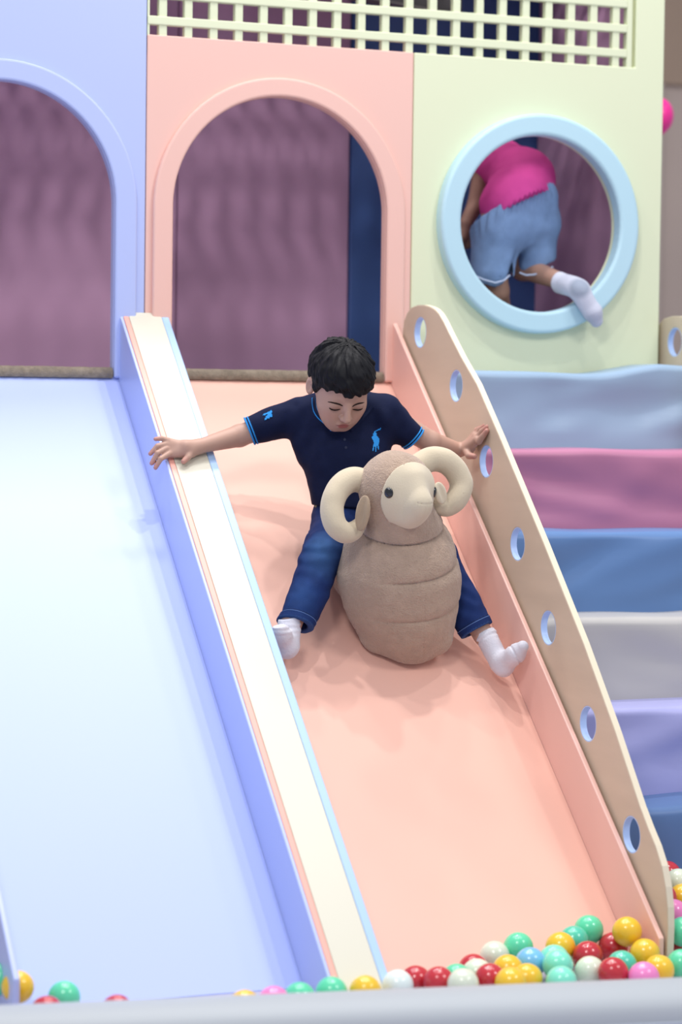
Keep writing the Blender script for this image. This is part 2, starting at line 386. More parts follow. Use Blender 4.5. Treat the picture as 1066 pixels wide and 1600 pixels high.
# ------------------------------------------------------------------ padded steps
def step(k, col, label, seedv):
    zt = [.041, -.183, -.401, -.618, -.833, -1.055][k]; yf = -.2*(k+1); x0, x1 = 1.4525, 2.295
    zb = zt-.235 if k < 5 else -1.344
    r = .022; prof = [(-.2*k-.003 if k else -.005, zt-.012), (-.2*k-.02, zt)]
    for q in np.linspace(math.pi/2, math.pi, 7): prof.append((yf+r+r*math.cos(q)*1, zt-r+r*math.sin(q)))
    for q in np.linspace(0, 1, 14)[1:]: prof.append((yf+.006*math.sin(q*math.pi), zt-r-(zt-r-zb)*q))
    prof.append((-.2*k-.003, zb))
    nx = 60; V = []; Fc = []; m_ = len(prof)
    for i in range(nx+1):
        x = x0+(x1-x0)*i/nx
        for j, (y, z) in enumerate(prof): V.append([x, y, z])
    V = np.array(V, np.float32)
    # soft drape folds in the cover
    fz = np.clip((zt-V[:, 2])/.2, 0, 1); front = (np.abs(V[:, 1]-yf) < .03)
    u = (V[:, 0]-x0)/(x1-x0)
    sw = noise(np.stack([u*3.2+fz*1.6*(1 if seedv % 2 else -1), fz*1.1, u*0+seedv], 1).astype(np.float32), 1.3, seedv)*.042 + noise(np.stack([u*9, fz*2, u*0], 1).astype(np.float32), 1.0, seedv+5)*.012
    V[:, 1] += np.where(front, sw*np.clip(np.sin(np.clip(fz, 0, 1)*math.pi), 0, 1)**.8, 0)
    top = V[:, 2] > zt-r*1.2
    V[:, 2] += np.where(top, noise(V*np.array([5, 2, 0]), 1., seedv)*.010, 0)
    if k == 0: V[:, 2] += np.where(top, .026*np.clip((V[:, 0]-1.98)/.2, 0, 1)**1.5-.004, 0)
    for i in range(nx):
        for j in range(m_-1): Fc.append((i*m_+j, (i+1)*m_+j, (i+1)*m_+j+1, i*m_+j+1))
        Fc.append((i*m_+m_-1, (i+1)*m_+m_-1, (i+1)*m_, i*m_))
    Fc += [tuple(range(m_)), tuple(range(nx*m_+m_-1, nx*m_-1, -1))]
    me = mesh_from('padded_step', V, Fc); bm = bmesh.new(); bm.from_mesh(me); bmesh.ops.recalc_face_normals(bm, faces=bm.faces); bm.to_mesh(me); bm.free()
    o = link('padded_step', me, mat('step_cover', col, .42, .5, .04, 14), None, True)
    tag(o, label, 'step', 'padded pastel steps')
step(0, '#96b0ca', 'topmost padded step, light sky blue, under the round window', 1)
step(1, '#b97898', 'padded step in dusty pink, second from the top', 2)
step(2, '#6084b8', 'padded step in mid blue, below the pink one', 3)
step(3, '#bcbab8', 'padded step in pale grey, below the mid blue one', 4)
step(4, '#abade0', 'padded step in lavender, below the grey one', 5)
step(5, '#5877a8', 'lowest padded step, dusky blue, behind the balls', 6)

# ------------------------------------------------------------------ ball pit
rim0, rim1 = Vector((-.178, -1.949, 0)), Vector((1.201, -2.157, 0)); rd = (rim1-rim0).normalized(); rn = Vector((-rd.y, rd.x, 0))
t = thing('pit_bumper', 'long soft grey padded edge of the ball pit along the bottom', 'bumper')
prof = []
for q in np.linspace(0, math.pi, 15): prof.append((-.09*math.cos(q)*1., -1.28+.06*math.sin(q)**.8 if 0 < q < math.pi else -1.28))
prof = [(-.09, -1.345)]+prof+[(.09, -1.345)]
V = []; Fc = []; n = 30; m_ = len(prof)
for i in range(n+1):
    c = rim0+rd*(-1.6+5.2*i/n)-rn*.045
    for a_, z in prof: p = c+rn*a_; V.append((p.x, p.y, z+.0))
for i in range(n):
    for j in range(m_-1): Fc.append((i*m_+j, (i+1)*m_+j, (i+1)*m_+j+1, i*m_+j+1))
Fc += [tuple(range(m_)), tuple(range(n*m_+m_-1, n*m_-1, -1))]
me = mesh_from('bumper_pad', V, Fc); bm = bmesh.new(); bm.from_mesh(me); bmesh.ops.recalc_face_normals(bm, faces=bm.faces); bm.to_mesh(me); bm.free()
link('bumper_pad', me, M['rim'], t, True)
tube('piping', [tuple(rim0+rd*(-1.6+5.2*i/20)-rn*.137+Vector((0, 0, -1.285))) for i in range(21)], .004, mat('grey_piping', '#aab2c0', .5), t)

BALLMAT = {'green': mat('green_ball', '#62dcab', .25, .5, coat=.4), 'teal': mat('teal_ball', '#55cfb0', .25, .5, coat=.4), 'mint': mat('mint_ball', '#86eccd', .25, .5, coat=.4),
 'yellow': mat('yellow_ball', '#f5c730', .25, .5, coat=.4), 'red': mat('red_ball', '#c62c38', .22, .5, coat=.5), 'cream': mat('cream_ball', '#dfe8d2', .25, .5, coat=.4),
 'white': mat('white_ball', '#e4f2ee', .25, .5, coat=.4), 'pink': mat('pink_ball', '#f78cc8', .25, .5, coat=.4), 'blue': mat('blue_ball', '#7cc4f0', .25, .5, coat=.4)}
BALLS = [
    ('green', (1.308, -1.523, -1.270)),
    ('teal', (1.252, -1.559, -1.284)),
    ('yellow', (1.361, -1.612, -1.259)),
    ('red', (1.351, -1.563, -1.305)),
    ('red', (1.243, -1.649, -1.299)),
    ('yellow', (1.198, -1.600, -1.286)),
    ('green', (1.117, -1.548, -1.292)),
    ('cream', (1.051, -1.562, -1.305)),
    ('blue', (1.091, -1.667, -1.299)),
    ('mint', (1.132, -1.721, -1.295)),
    ('mint', (1.157, -1.652, -1.301)),
    ('mint', (1.099, -1.807, -1.310)),
    ('yellow', (1.040, -1.758, -1.311)),
    ('yellow', (0.976, -1.810, -1.303)),
    ('yellow', (1.026, -1.688, -1.306)),
    ('cream', (1.211, -1.723, -1.315)),
    ('red', (1.236, -1.786, -1.305)),
    ('teal', (1.295, -1.715, -1.310)),
    ('yellow', (1.370, -1.683, -1.295)),
    ('pink', (1.291, -1.826, -1.310)),
    ('yellow', (1.355, -1.778, -1.310)),
    ('red', (1.496, -1.597, -1.314)),
    ('green', (1.430, -1.745, -1.310)),
    ('red', (0.957, -1.744, -1.308)),
    ('red', (0.977, -1.611, -1.318)),
    ('cream', (0.957, -1.676, -1.313)),
    ('green', (0.895, -1.705, -1.313)),
    ('cream', (0.868, -1.800, -1.300)),
    ('red', (0.837, -1.740, -1.307)),
    ('red', (0.809, -1.678, -1.317)),
    ('white', (0.744, -1.733, -1.309)),
    ('yellow', (0.660, -1.755, -1.310)),
    ('green', (0.587, -1.743, -1.310)),
    ('green', (0.507, -1.764, -1.311)),
    ('pink', (0.442, -1.786, -1.309)),
    ('yellow', (0.375, -1.794, -1.310)),
    ('red', (0.112, -1.752, -1.310)),
    ('green', (0.038, -1.606, -1.310)),
    ('yellow', (-0.059, -1.597, -1.283)),
    ('green', (-0.082, -1.533, -1.280)),
    ('red', (-0.027, -1.718, -1.310)),
    ('pink', (1.535, -1.514, -1.249)),
    ('green', (1.490, -1.641, -1.262)),
    ('yellow', (1.620, -1.404, -1.239)),
    ('cream', (1.649, -1.328, -1.218)),
    ('red', (1.656, -1.260, -1.212)),
    ('red', (1.555, -1.424, -1.231)),
]
BALL_LABELS = [
    'glossy green ball crowning the pile at the foot of the peach slide',
    'teal green ball half hidden behind the green ball crowning the pile',
    'yellow ball resting highest against the right wall of the peach slide',
    'big dark red ball between the crowning green ball and the highest yellow one',
    'red ball wedged left of the big dark red ball in the pile',
    'yellow ball left of the teal one, touching the peach slide foot',
    'green ball at the left shoulder of the pile, behind the blue ball',
    'cream ball at the left end of the pile, leaning on the peach slide',
    'only sky blue ball, in the middle of the pile',
    'large mint green ball right of the sky blue ball',
    'mint green ball peeking out above the large mint one',
    'mint green ball at the bumper, below the large mint one',
    'yellow ball at the bumper, just below the sky blue ball',
    'yellow ball at the bumper between a red ball and another yellow ball',
    'yellow ball mostly covered, behind the yellow pair left of the blue ball',
    'cream ball at the bumper below the red balls of the pile',
    'red ball low between the cream ball and the teal ball near the bumper',
    'teal ball low in the pile, left of the yellow ball by the slide wall',
    'yellow ball at the foot of the peach side wall, above the pink ball',
    'pink ball at the bumper below the peach side wall',
    'yellow ball barely showing at the bumper, right of the pink ball there',
    'red ball just right of the lower end of the wooden board',
    'green ball at the bumper in the lower right corner',
    'red ball at the bumper, right of the cream ball with a red ball behind',
    'red ball mostly hidden behind a cream ball, left of the pile',
    'cream ball in front of a red ball, left of the pile',
    'green ball just showing at the bumper, right of the pair of red balls',
    'cream ball barely showing at the bumper, beside the low green ball',
    'right one of the pair of red balls at the bumper, below the peach slide',
    'left one of the pair of red balls, next to the white ball',
    'milky white ball at the lower end of the cream rail',
    'yellow ball in front of the lower end of the cream rail',
    'green ball at the lower left corner of the cream rail',
    'green ball below the side wall of the blue slide, left of the brighter one',
    'pink ball just showing over the bumper below the blue slide',
    'yellow ball just showing over the bumper, left of the low pink ball',
    'dark red ball just showing alone below the middle of the blue slide',
    'single mint green ball near the lower left corner of the blue slide',
    'large yellow ball at the lower left edge of the blue slide',
    'green ball cut by the left edge, behind the large yellow ball',
    'red ball just showing between the large yellow and the lone green ball',
    'pink ball right of the wooden board, in the column at the right edge',
    'green ball right of the wooden board, below the pink one',
    'yellow ball at the right edge above the pink ball',
    'pale cream ball topmost at the right edge below the steps',
    'red ball half hidden beside the topmost cream ball, against the wooden board',
    'red ball half hidden beside the yellow ball, against the wooden board',
]

bmh = bmesh.new(); bmesh.ops.create_uvsphere(bmh, u_segments=32, v_segments=20, radius=.0345)
for v in bmh.verts:   # a faint moulding seam round the middle
    if abs(v.co.z) < .002: v.co *= 1.012
BME = {}
for c in BALLMAT:
    me = bpy.data.meshes.new('pit_ball'); bmh.to_mesh(me); me.materials.append(BALLMAT[c]); me.polygons.foreach_set('use_smooth', [True]*len(me.polygons)); BME[c] = me
bmh.free()
for (c, p), lab in zip(BALLS, BALL_LABELS):
    o = link('pit_ball', BME[c]); o.location = p; o.rotation_euler = (random.uniform(0, 3), random.uniform(0, 3), 0)
    tag(o, lab, 'ball', 'plastic balls in the ball pit')

# the balls that carry the column right of the wooden board, resting on the pit mat
k = 0; names = ['green', 'yellow', 'cream', 'red', 'pink', 'blue', 'teal']
for i in range(4):
    for j in range(5):
        p = Vector((1.497+.071*i, -1.275-.071*j, -1.3105))
        if min((p-Vector(q)).length for c, q in BALLS) < .0685: continue
        c = names[(i*3+j*2) % 7]; o = link('pit_ball', BME[c]); o.location = p
        tag(o, '%s ball on the mat right of the wooden board, %s from steps, %s from board' % (c, ('first', 'second', 'third', 'fourth', 'fifth')[j], ('first', 'second', 'third', 'fourth')[i]), 'ball', 'plastic balls in the ball pit')

# ------------------------------------------------------------------ pink balloon seen past the right edge
def balloon_fn(p):
    c = (2.7535, 0.9, 0.9327); q = p-A(c)
    return smin(ell(p, c, (.05, .05, .062)), cone(p, (c[0], c[1], c[2]-.05), (c[0], c[1], c[2]-.075), .014, .003), .02)
c = (2.7535, 0.9, 0.9327)
t = thing('balloon', 'hot pink balloon peeking out behind the right edge of the lemon panel', 'balloon')
sculpt('balloon_skin', balloon_fn, (c[0]-.1, c[1]-.1, c[2]-.12), (c[0]+.1, c[1]+.1, c[2]+.1), .006, mat('hot_pink', '#ee2f93', .3, .5), t)
tube('string', [(c[0], c[1], c[2]-.075), (c[0]-.01, c[1], c[2]-.3), (c[0]+.01, c[1], c[2]-.7), (c[0], c[1], -1.345)], .0015, M['bolt'], t, n=5)

# ------------------------------------------------------------------ plush ram
VR = np.array((.934, -.357, 0)); VT = np.array((-.357, -.934, 0)); VU = np.array((0, 0, 1.))    # right, towards the viewer, up
def unit(v): v = np.array(v, float); return v/np.linalg.norm(v)
RA_AX = unit(VU*math.cos(math.radians(25))+VT*math.sin(math.radians(25)))
RB = [((1.1386, -0.8215, -0.636), .092), ((1.1308, -0.8215, -0.59), .125), ((1.117, -0.8189, -0.5375), .150), ((1.1058, -0.8225, -0.4831), .1555), ((1.1038, -0.8301, -0.4369), .139), ((1.1062, -0.8609, -0.3928), .098)]
RH = (1.0614, -0.9019, -0.2712)
SEAMS = [((1.0813, -0.9598, -0.4154), .0075, 0), ((1.074, -0.9728, -0.5149), .0055, 1), ((1.0731, -0.9453, -0.6131), .0035, 1)]
SN_ = A((0, -math.sin(AL), math.cos(AL)))
def ram_body(p):
    f = None
    for i in range(len(RB)-1):
        c_ = cone(p, RB[i][0], RB[i+1][0], RB[i][1], RB[i+1][1], (VT, 1.08)); f = c_ if f is None else smin(f, c_, .012)
    f = smin(f, ell(p, (1.0954, -0.6911, -0.5058), (.105, .11, .10)), .03)          # hindquarters under the boy
    f = smin(f, ell(p, (1.0582, -0.6448, -0.5087), (.058, .07, .06)), .03)
    f = smin(f, cone(p, (1.066, -0.7835, -0.6462), (1.056, -0.7916, -0.6682), .035, .03), .04)
    f = smin(f, cone(p, (1.2098, -0.838, -0.636), (1.2078, -0.8601, -0.6634), .032, .028), .03)
    f = smin(f, cone(p, (1.1039, -0.8705, -0.3873), (1.0807, -0.8913, -0.3392), .087, .084), .025)
    f = smin(f, ell(p, RH, (.094, .094, .098)), .02)
    pr = (p-A(RH))@A(VR)
    for c, dpt, side in SEAMS:
        d = half(p, c, RA_AX)
        wgt = np.clip((((p-A(c))@A(VR))+.10)/.08, 0, 1) if side else 1
        f = f+wgt*dpt*np.exp(-(d/.0035)**2)+wgt*dpt*.8*np.exp(-(d/.016)**2)
    bx = (p-A((1.1113, -0.9855, -0.4842)))@A(VR)
    f = f+.0012*np.exp(-(bx/.0025)**2)*((p-A(VT)*0)[:, 2] < -.40)
    f = f+noise(p, 18, 1)*.0045+noise(p, 60, 2)*.0014+noise(p, 190, 3)*.0014
    return smax(f, -(p@SN_)+.002, .02)
ram = thing('plush_ram', 'big fluffy taupe plush ram with curled cream horns between the boy\'s legs', 'plush toy', loc=(1.1534, -0.7877, -0.6809))
ROFF = Vector(ram.location)
def adopt(o, root):
    o.parent = root; o.matrix_parent_inverse = Matrix.Translation(root.location).inverted(); return o
FUR = mat('taupe_fur', '#b29a88', .95, .15, .9, 260, .06, 40, sheen=.35)
FACE = mat('cream_plush', '#d2c5ad', .85, .2, .15, 260, .03, 12, sheen=.25)
o = sculpt('ram_body', ram_body, (0.8722, -0.8846, -0.7201), (0.8722, -0.8846, -0.7201), .003) if 0 else None
lo = (.84, -1.16, -.80); hi = (1.40, -.40, -.12)
adopt(sculpt('body', ram_body, lo, hi, .0034, FUR), ram)
# face: a blunt cream muzzle set into the fur
FD = unit(VT*math.cos(math.radians(33))*.97+VR*math.sin(math.radians(33))-VU*.20)
FS = unit(np.cross(VU, FD)); FUp = np.cross(FD, FS)
def ram_face(p):
    q = p-A(RH); y = q@A(FD); x = q@A(FS); z = q@A(FUp)
    c0 = A(RH)+A(FD)*.045+A(FUp)*-.008; c1 = A(RH)+A(FD)*.100+A(FUp)*-.018
    f = smin(smin(ell(p, RH, (.100, .100, .103)), cone(p, c0, c1, .0740, .036), .012), cone(p, A(RH)+A(FD)*.05-A(FUp)*.03, A(RH)+A(FD)*.078-A(FUp)*.046, .050, .034), .03)
    f = smin(f, cone(p, A(RH)+A(FD)*.072+A(FUp)*.045, A(RH)+A(FD)*.112-A(FUp)*.004, .018, .020), .03)
    f = f+.0012*np.exp(-((z+.004)/.0018)**2)*(np.abs(x) < .022)*(y > .09)
    f = f+.0010*np.exp(-(x/.0016)**2)*(z < -.004)*(y > .09)
    f = smax(f, -(y-.056), .004)
    return f+noise(p, 30, 4)*.0012
c_ = np.array(RH)+FD*.06
face = adopt(sculpt('face', ram_face, c_-.13, c_+.13, .0026, FACE), ram)
face['label'] = 'smooth cream face patch'
EYE = mat('black_plastic', '#0c0e16', .12, .6, coat=.6)
def eye(side):
    o0 = np.array(RH)+FS*side*.070+FUp*.008+FD*.25
    s_ = march(lambda p: np.minimum(ram_face(p), ram_body(p)), o0, -FD)[0]
    nrm = unit(FS*side*.75+FD*.66)
    V = []; Fc = []; n = 20
    u = unit(np.cross(VU, nrm)); v = np.cross(nrm, u)
    for k in range(6):
        a_ = k/5*math.pi/2
        for j in range(n):
            q = 2*math.pi*j/n; V.append(s_+(u*math.cos(q)*.0115+v*math.sin(q)*.0140)*math.cos(a_)+nrm*(math.sin(a_)*.006-.001))
    for k in range(5):
        for j in range(n): Fc.append((k*n+j, k*n+(j+1) % n, (k+1)*n+(j+1) % n, (k+1)*n+j))
    Fc.append(tuple(range(n))[::-1])
    return adopt(link('eye', mesh_from('eye', V, Fc), EYE, None, True), ram)
eye(-1); eye(1)
HORN = mat('cream_horn_plush', '#ccbea5', .85, .2, .18, 240, .04, 10, sheen=.3)
def spline(P, n=10):
    P = [np.array(p, float) for p in P]; P = [2*P[0]-P[1]]+P+[2*P[-1]-P[-2]]; out = []
    for i in range(1, len(P)-2):
        for k in range(n):
            t = k/n; a, b, c, d = P[i-1:i+3]
            out.append(.5*((2*b)+(c-a)*t+(2*a-5*b+4*c-d)*t*t+(3*b-a-3*c+d)*t**3))
    out.append(P[-2]); return out
def horn(pts, rad, closed_tip=True):
    P = spline([p for p in pts], 7); Rr = np.interp(np.linspace(0, 1, len(P)), np.linspace(0, 1, len(rad)), rad)
    def fn(p):
        f = None
        for i in range(len(P)-1):
            c_ = cone(p, P[i], P[i+1], Rr[i], Rr[i+1]); f = c_ if f is None else smin(f, c_, .002)
        s = noise(p, 35, 6)*.0018
        return f+s
    lo = np.min(P, 0)-.05; hi = np.max(P, 0)+.05
    return adopt(sculpt('horn', fn, lo, hi, .0032, HORN), ram)
horn([(1.0001, -0.8777, -0.2576), (0.9591, -0.8723, -0.2482), (0.9205, -0.88, -0.2687), (0.8953, -0.894, -0.311), (0.8975, -0.9078, -0.3564), (0.9232, -0.9081, -0.3789), (0.9527, -0.8978, -0.3749), (0.981, -0.8859, -0.3502)], [.030, .031, .030, .0285, .028, .0265, .023, .014])
horn([(1.1173, -0.899, -0.2166), (1.1583, -0.8923, -0.1974), (1.1954, -0.8959, -0.2004), (1.2264, -0.8983, -0.2246), (1.2399, -0.9053, -0.2616), (1.2236, -0.9116, -0.2969), (1.2024, -0.9045, -0.3149), (1.1788, -0.9061, -0.3131)], [.030, .031, .031, .030, .029, .028, .026, .022])
EAR = mat('ear_plush', '#a8937c', .9, .2, .2, 240, .05, 20, sheen=.3)
def ear(a, b, nrm, m2):
    a = np.array(a); b = np.array(b); nrm = unit(nrm); ax = unit(b-a); L_ = np.linalg.norm(b-a); side = unit(np.cross(ax, nrm)); c = (a+b)/2
    Mx = np.array([ax, side, nrm])
    def fn(p):
        f = ell(p, c, (L_*.62, .019, .009), Mx); q = (p-A(c))@A(Mx).T
        return smax(f, -(np.sqrt((q[:, 1]/1.0)**2+(q[:, 2]-.012)**2)-.0085), .004)
    return adopt(sculpt('ear', fn, c-.06, c+.06, .0025, m2), ram)
ear((0.9733, -0.9342, -0.3047), (0.9433, -0.952, -0.3544), VT*.9-VR*.4, EAR)
ear((1.1548, -0.9477, -0.2582), (1.1735, -0.9463, -0.3016), VT*.8+VR*.6, FACE)

# ------------------------------------------------------------------ the boy
SKIN = mat('warm_skin', '#c79a82', .5, .4, .02, 60, vcol=True)
HAIRM = mat('black_hair', '#0d0d13', .65, .25, .10, 120)
SHIRT = mat('navy_pique_cotton', '#0f1838', .85, .2, .25, 420, .06, 40)
BLUE = mat('bright_blue_rib', '#2f8fdc', .8, .2)
DENIM = mat('dark_denim', '#1c3568', .85, .2, .3, 500, vcol=True)
STITCH = mat('denim_stitch', '#5d79ad', .85, .2)
SOCK = mat('white_cotton', '#d9d8e2', .9, .2, .3, 200, .03, 20)
def skincol(base='#c0957f'):
    b = np.array(lin(base)); return b
boy = thing('person', 'boy in a navy polo shirt, jeans and white socks sliding down with arms spread', 'person', loc=(1.0991, -0.5574, -0.4818))
HC = (1.0034, -0.662, 0.0021)
yw, pt, rl = math.radians(20), math.radians(43), math.radians(2)
HY = unit((VT*math.cos(yw)+VR*math.sin(yw))*math.cos(pt)-VU*math.sin(pt))      # face direction
HX = unit(np.cross(VU, HY)); HX = HX if HX@VR > 0 else -HX
HX = unit(HX+VU*.03); HZ = np.cross(HX, HY); HZ = HZ if HZ[2] > 0 else -HZ
HM = np.array([HX, HY, HZ])
def H(x, y, z): return np.array(HC)+HX*x+HY*y+HZ*z
NB = np.array((1.0458, -0.5543, -0.0897))
SHL = (0.954, -0.4765, -0.0948); SHR = (1.1681, -0.5799, -0.0949)
ELL_ = (0.8048, -0.4329, -0.1492); WRL = (0.6823, -0.4572, -0.178)
ELR = (1.2877, -0.586, -0.1583); WRR = (1.3873, -0.5503, -0.1809)
HIPL = (1.0437, -0.5468, -0.3769); HIPR = (1.1521, -0.5671, -0.3833); KNL = (0.9219, -0.7498, -0.4369); KNR = (1.2323, -0.7786, -0.4582); ANL = (0.8158, -0.8254, -0.6123); ANR = (1.328, -0.8625, -0.6495)
def head_fn(p):
    q = (p-A(HC))@A(HM).T
    def e(c, r): return ell(q, c, r)
    f = e((0, -.006, .008), (.0745, .090, .084))
    f = smin(f, e((0, .030, -.048), (.053, .052, .063)), .03)
    f = smin(f, cone(q, (-.011, .066, -.099), (.011, .066, -.099), .0168, .0168), .03)
    for s in (-1, 1):
        f = smin(f, e((s*.035, .048, -.046), (.029, .030, .032)), .02)
        f = smax(f, -sph(q, (s*.031, .1, -.019), .019), .014)
        f = smin(f, e((s*.0305, .071, -.024), (.0165, .012, .0125)), .005)
    for s in (-1, 1): f = smin(f, e((s*.020, .056, -.074), (.029, .027, .030)), .02)
    f = smin(f, cone(q, (0, .082, -.014), (0, .101, -.048), .0065, .0100), .010)
    for s in (-1, 1): f = smin(f, sph(q, (s*.0095, .093, -.051), .0075), .006)
    f = smin(f, ell(q, (0, .078, -.077), (.022, .013, .013)), .010)
    f = smin(f, cone(q, (-.013, .087, -.0745), (.013, .087, -.0745), .0042, .0042), .004)
    f = smin(f, cone(q, (-.010, .086, -.0835), (.010, .086, -.0835), .0050, .0050), .003)
    f = f+.0022*np.exp(-((q[:, 2]+.079)/.0016)**2)*(np.abs(q[:, 0]) < .018)*(q[:, 1] > .07)
    for s in (-1, 1):
        c = (s*.0765, -.004, -.022)
        ea = smax(e(c, (.011, .019, .029)), -e((s*.087, .004, -.02), (.008, .0105, .018)), .004)
        f = smin(f, ea, .006)
    return f
def hand_fn(p, spec):
    palm, fing = spec; f = None
    for a, b, ra, rb in palm:
        c = cone(p, a, b, ra, rb); f = c if f is None else smin(f, c, .010)
    for chain, rr in fing:
        g = None
        for i in range(len(chain)-1):
            c = cone(p, chain[i], chain[i+1], rr[i], rr[i+1]); g = c if g is None else smin(g, c, .001)
        f = smin(f, g, .003)
    return f
HANDL = ([(WRL, (0.6466, -0.465, -0.178), .0195, .0185), ((0.6652, -0.4616, -0.183), (0.6016, -0.4525, -0.1652), .015, .0105), ((0.6652, -0.4618, -0.1863), (0.5988, -0.4564, -0.1784), .016, .0110), ((0.6574, -0.4645, -0.1913), (0.6041, -0.4624, -0.1949), .0160, .0112)],
 [([(0.601, -0.4542, -0.1618), (0.5831, -0.4557, -0.1569), (0.568, -0.4543, -0.1587)], [.0078, .0066, .0054]),
  ([(0.5964, -0.4583, -0.1717), (0.5708, -0.4627, -0.1768), (0.5531, -0.4591, -0.1969)], [.0080, .0070, .0056]),
  ([(0.5949, -0.4637, -0.1833), (0.5685, -0.4713, -0.1948), (0.5544, -0.4673, -0.2216)], [.0082, .0071, .0058]),
  ([(0.6005, -0.4686, -0.1964), (0.575, -0.4789, -0.2096), (0.5625, -0.4753, -0.2329)], [.0082, .0071, .0058]),
  ([(0.6637, -0.4667, -0.1879), (0.6489, -0.4811, -0.2043), (0.635, -0.4871, -0.2158)], [.0120, .0090, .0070])])
HANDR = ([(WRR, (1.4069, -0.5735, -0.1734), .0185, .0175), ((1.4033, -0.569, -0.1752), (1.4144, -0.6016, -0.1436), .0150, .0110), ((1.4, -0.5764, -0.1768), (1.4114, -0.617, -0.1518), .0150, .0110), ((1.4045, -0.562, -0.1754), (1.4178, -0.5813, -0.1406), .0140, .0100)],
 [([(1.417, -0.5832, -0.1423), (1.4243, -0.5831, -0.1268), (1.4319, -0.591, -0.1198)], [.0085, .0075, .0062]),
  ([(1.4165, -0.5971, -0.1437), (1.4241, -0.6044, -0.1247), (1.4328, -0.6179, -0.1142)], [.0090, .0080, .0065]),
  ([(1.4135, -0.6122, -0.1485), (1.4206, -0.6247, -0.1295), (1.43, -0.6405, -0.1172)], [.0092, .0080, .0066]),
  ([(1.4117, -0.6248, -0.1568), (1.4176, -0.6402, -0.1411), (1.423, -0.6523, -0.1273)], [.0092, .0080, .0066]),
  ([(1.3964, -0.5806, -0.1818), (1.3925, -0.6066, -0.1948), (1.3992, -0.6253, -0.196)], [.0120, .0095, .0075])])
def boy_body(p):
    f = head_fn(p)
    f = smin(f, cone(p, H(0, -.022, -.045), NB, .040, .040), .02)
    sq = (VT, 1.35)
    f = smin(f, cone(p, (1.0606, -0.5406, -0.1302), (1.0786, -0.5577, -0.3291), .085, .080, sq), .03)
    f = smin(f, cone(p, (1.0816, -0.5607, -0.3662), (1.1037, -0.5697, -0.376), .075, .075), .03)
    for s, e_, w_, hd in ((SHL, ELL_, WRL, HANDL), (SHR, ELR, WRR, HANDR)):
        f = smin(f, cone(p, NB, s, .035, .034), .03)
        f = smin(f, cone(p, s, e_, .034, .0285), .01)
        arm = smin(cone(p, e_, w_, .0295, .0185), sph(p, e_, .0285), .006)
        f = smin(f, smin(arm, hand_fn(p, hd), .008), .006)
    for h_, k, a in ((HIPL, KNL, ANL), (HIPR, KNR, ANR)):
        f = smin(f, cone(p, h_, k, .050, .040), .02); f = smin(f, cone(p, k, a, .038, .0265), .01)
    f = smin(f, cone(p, ANL, (0.806, -0.8403, -0.6637), .022, .020), .01)
    f = smin(f, cone(p, (0.806, -0.8403, -0.6637), (0.7686, -0.8779, -0.6303), .018, .014), .01)
    f = smin(f, cone(p, ANR, (1.3566, -0.909, -0.7162), .022, .020), .01)
    f = smin(f, cone(p, (1.3566, -0.909, -0.7162), (1.3806, -0.975, -0.6739), .018, .012), .01)
    return f
def boy_col(V):
    b = np.array(lin('#b99484')); C = np.tile(b, (len(V), 1)); q = (V-A(HC))@A(HM).T
    def blend(wt, c):
        nonlocal C; wt = np.clip(wt, 0, 1)[:, None]; C = C*(1-wt)+np.array(lin(c))*wt
    lip = ((q[:, 0]/.0175)**2+((q[:, 2]+.0795)/.0095)**2); blend((1.0-lip)*2*(q[:, 1] > .07), '#a8635f')
    for s in (-1, 1):
        ck = ((q[:, 0]-s*.04)/.022)**2+((q[:, 2]+.055)/.02)**2; blend((1-ck)*.18*(q[:, 1] > .03), '#c98a7c')
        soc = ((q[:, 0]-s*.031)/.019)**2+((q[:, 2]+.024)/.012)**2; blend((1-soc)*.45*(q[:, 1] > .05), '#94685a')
    for ch in (HANDL, HANDR):
        for chain, rr in ch[1]:
            d = np.linalg.norm(V-A(chain[-1]), axis=1); blend((1-d/.02)*.7, '#c8837a')
    return C
lo, hi = (.50, -1.08, -.76), (1.46, -.24, .14)
adopt(sculpt('body', boy_body, lo, hi, .0030, SKIN, None, boy_col), boy)

# hair: a thick short crop with loose locks
def hair_fn(p):
    q = (p-A(HC))@A(HM).T
    f = smin(ell(q, (0, -.010, .013), (.0835, .097, .088)), ell(q, (0, .03, .055), (.06, .055, .042)), .03)
    x, y, z = q[:, 0], q[:, 1], q[:, 2]
    ang = np.arctan2(x, y+.03)
    lock = noise(np.stack([ang*5+z*30, z*26-ang*2, y*20], 1).astype(np.float32), 1.5, 11)*.009 + noise(np.stack([ang*14+z*60, z*40, y*30], 1).astype(np.float32), 1.5, 12)*.005 + noise(np.stack([x*110, y*30, z*110], 1).astype(np.float32), 1., 13)*.0022
    f = f+lock*np.clip((z+.06)/.05, 0, 1)-.001
    jag = noise(np.stack([ang*7, z*0, y*0], 1).astype(np.float32), 1.3, 14)*.016+noise(np.stack([ang*22, z*0, y*0], 1).astype(np.float32), 1.3, 15)*.005
    cut = np.interp(y, [-.11, -.04, -.012, .004, .022, .040, .062, .1], [-.085, -.080, -.012, -.020, -.030, .010, .016, .014])
    side = np.abs(x) > .055
    cut = np.where(side, cut, np.interp(y, [-.11, -.03, .0, .03, .06, .1], [-.08, -.075, -.02, .012, .018, .016]))
    return smax(f, cut+jag-z, .006)
hr = adopt(sculpt('hair', hair_fn, np.array(HC)-.135, np.array(HC)+.135, .0024, HAIRM), boy)
def on_head(x, z, off=0.0):
    s_ = march(head_fn, H(x, .2, z), -HY)[0]; return s_+HY*off
DK = mat('dark_brow', '#2a1d1a', .8, .2)
